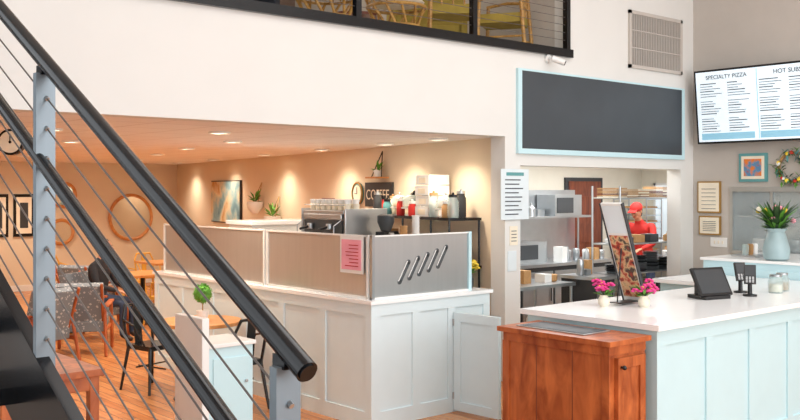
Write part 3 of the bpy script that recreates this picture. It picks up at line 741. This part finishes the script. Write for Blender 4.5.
# ------------------------------------------------------------ PEOPLE
def skin_mesh(verts,edges,radii,root=0,sub=2):
    me=bpy.data.meshes.new('sk'); me.from_pydata(verts,edges,[]); o=bpy.data.objects.new('sk',me); scene.collection.objects.link(o)
    sk=o.modifiers.new('skin','SKIN'); sk.use_smooth_shade=True
    for i,r in enumerate(radii): me.skin_vertices[0].data[i].radius=r if hasattr(r,'__len__') else (r,r)
    for d in me.skin_vertices[0].data: d.use_root=False
    me.skin_vertices[0].data[root].use_root=True
    ss=o.modifiers.new('sub','SUBSURF'); ss.levels=sub; ss.render_levels=sub
    dg=bpy.context.evaluated_depsgraph_get(); dg.update()
    m2=bpy.data.meshes.new_from_object(o.evaluated_get(dg)); bpy.data.objects.remove(o)
    for p in m2.polygons: p.use_smooth=True
    return m2
def person(name,J,loc,rz,top,bot,headdir=0,cap=None,tilt=0):
    e=bpy.data.objects.new(name,None); scene.collection.objects.link(e); e.location=loc; e.rotation_euler=(0,0,rz)
    keys=list(J); V=[J[k][0] for k in keys]; R=[J[k][1] for k in keys]; I={k:i for i,k in enumerate(keys)}
    E=[('pel','waist'),('waist','chest'),('chest','neck'),('neck','skull')]
    for s_ in 'LR': E+=[('chest','sh'+s_),('sh'+s_,'el'+s_),('el'+s_,'wr'+s_),('pel','hip'+s_),('hip'+s_,'kn'+s_),('kn'+s_,'an'+s_),('an'+s_,'toe'+s_)]
    me=skin_mesh(V,[(I[a],I[b]) for a,b in E],R,I['pel'])
    for m in (top,bot,SKIN,SHOE): me.materials.append(m)
    segs=[]
    for a,b in E:
        t=0
        if b.startswith(('hip','kn','an')): t=1
        if b.startswith('toe'): t=3
        if b=='skull': t=2
        segs.append((Vector(J[a][0]),Vector(J[b][0]),t))
    for p in me.polygons:
        best=9;bt=0
        for a,b,t in segs:
            ab=b-a; u=max(0,min(1,(p.center-a).dot(ab)/ab.length_squared)); d=(p.center-(a+ab*u)).length
            if d<best: best=d;bt=t
        p.material_index=bt
    o=bpy.data.objects.new('body',me); scene.collection.objects.link(o); o.parent=e
    for s_ in 'LR':
        w=Vector(J['wr'+s_][0]); d=(w-Vector(J['el'+s_][0])).normalized(); side=Vector((-1 if s_=='L' else 1,0,0)); side=(side-d*side.dot(d)).normalized(); up=side.cross(d)
        if up.z<0: up=-up
        hv=[w-d*.02,w+d*.05]; he=[(0,1)]; hr=[(.024,.02),(.032,.016)]
        for k,(off,L) in enumerate(((-.027,.065),(-.009,.078),(.009,.084),(.027,.072))):
            b0=w+d*.085+side*(-off); n=len(hv)
            hv+=[b0,b0+d*L*.5-up*.008,b0+d*L*.9-up*.03]; he+=[(1,n),(n,n+1),(n+1,n+2)]; hr+=[.010,.009,.007]
        n=len(hv); b0=w+d*.035-side*.03; hv+=[b0,b0+d*.035-side*.02-up*.01,b0+d*.06-side*.022-up*.02]; he+=[(1,n),(n,n+1),(n+1,n+2)]; hr+=[.012,.0105,.008]
        hm=skin_mesh([tuple(v) for v in hv],he,hr,0,1); hm.materials.append(SKIN)
        ho=bpy.data.objects.new('hand_'+s_.lower(),hm); scene.collection.objects.link(ho); ho.parent=e
    hb=B(); hb.sph((0,.0,0),(.076,.095,.115),SKIN,20); hb.sph((0,.03,-.06),(.055,.06,.055),SKIN,16)
    hb.cyl((0,.09,.015),(0,.115,-.025),.009,SKIN,8,.016); hb.sph((0,.112,-.027),.015,SKIN,8)
    for s_ in (-1,1):
        hb.sph((s_*.03,.083,.012),(.013,.01,.008),WHP,8); hb.sph((s_*.03,.092,.012),.0055,HAIR,8); hb.box((s_*.03-.016,.086,.03),(s_*.03+.016,.094,.036),HAIR)
        hb.sph((s_*.078,.0,0),(.012,.02,.03),SKIN,10)
    hb.sph((0,.088,-.058),(.022,.008,.007),RED,10)
    hb.sph((0,-.02,.02),(.085,.098,.112),HAIR,20); hb.sph((0,-.045,-.04),(.07,.06,.075),HAIR,16)
    if cap:
        hb.sph((0,-.012,.05),(.093,.108,.085),cap,20); hb.box((-.06,.07,.04),(.06,.17,.052),cap,Rx(-.15))
    hp=Vector(J['skull'][0])+Vector((0,.015,.05))
    hb.done('head',hp,parent=e,rot=(tilt,0,headdir),bevel=0)
    return e
def joints(sit):
    J={}
    if sit:
        J['pel']=((0,.0,.54),(.15,.12)); J['waist']=((0,.0,.72),(.135,.105)); J['chest']=((0,.04,.92),(.16,.12)); J['neck']=((0,.07,1.1),(.055,.055)); J['skull']=((0,.1,1.19),(.05,.05))
        for s_,x in (('L',-1),('R',1)):
            J['sh'+s_]=((x*.18,.04,1.0),.062); J['el'+s_]=((x*.24,.14,.75),.045); J['wr'+s_]=((x*.14,.38,.68),.028)
            J['hip'+s_]=((x*.1,.06,.52),.09); J['kn'+s_]=((x*.12,.46,.52),.06); J['an'+s_]=((x*.12,.44,.09),.04); J['toe'+s_]=((x*.13,.6,.035),.035)
    else:
        J['pel']=((0,0,.95),(.15,.11)); J['waist']=((0,.03,1.12),(.135,.1)); J['chest']=((0,.12,1.36),(.165,.12)); J['neck']=((0,.22,1.55),(.055,.055)); J['skull']=((0,.28,1.63),(.05,.05))
        for s_,x in (('L',-1),('R',1)):
            J['sh'+s_]=((x*.19,.14,1.47),.065); J['el'+s_]=((x*.26,.24,1.2),.048); J['wr'+s_]=((x*.15,.46,1.12),.028)
            J['hip'+s_]=((x*.1,0,.9),.088); J['kn'+s_]=((x*.11,.03,.5),.06); J['an'+s_]=((x*.12,0,.09),.04); J['toe'+s_]=((x*.13,.15,.035),.035)
    return J
# the lounge chair under the customer opens towards local -Y, so the sitter is turned with it
person('seated_customer',joints(True),(5.37,12.33,-.02),math.radians(215),JKT,JEAN,.2)
person('kitchen_cook',joints(False),(12.4,8.45,0),math.radians(100),RED,JEAN,0,cap=RED,tilt=-.35)

# ------------------------------------------------------------ LIGHTS / WORLD / CAMERA
def area(name,loc,rot,sx,sy,e,col=(1,1,1)):
    l=bpy.data.lights.new(name,'AREA'); l.shape='RECTANGLE'; l.size=sx; l.size_y=sy; l.energy=e; l.color=col
    o=bpy.data.objects.new(name,l); scene.collection.objects.link(o); o.location=loc; o.rotation_euler=rot; return o
area('window_daylight',(5,-4.8,2.8),(math.radians(90),0,0),10,4,540,(.95,.98,1))
area('window_daylight',(-.34,3.8,2.9),(0,math.radians(-90),0),3.9,4.3,50,(.96,.98,1))
area('ceiling_fill_light',(6.2,1.8,HC-.05),(0,0,0),7,6,285,(.99,1,1))  # added fill for even light in the main room, no fixture behind it
area('kitchen_light',(10.8,8.0,HB-.03),(0,0,0),4,1.6,120,(.97,1,1))
area('mezzanine_light',(5.5,9.5,HC-.05),(0,0,0),4,2,50,(1,.85,.7))
area('dining_fill_light',(5.2,12.5,HB-.02),(0,0,0),4,9,100,(1,.9,.8))  # broad fill added to brighten the dining room beyond its downlights
w=bpy.data.worlds.new('world'); scene.world=w; w.use_nodes=True
bg=w.node_tree.nodes['Background']; bg.inputs[0].default_value=(.9,.95,1,1); bg.inputs[1].default_value=1.1
cam=bpy.data.cameras.new('camera'); co=bpy.data.objects.new('camera',cam); scene.collection.objects.link(co)
co.location=(0,0,2.0); co.rotation_euler=(math.pi/2,0,-math.atan2(.6593,.7519))
cam.sensor_width=36; cam.lens=947/800*36; cam.shift_y=-.025; cam.clip_start=.05
scene.camera=co
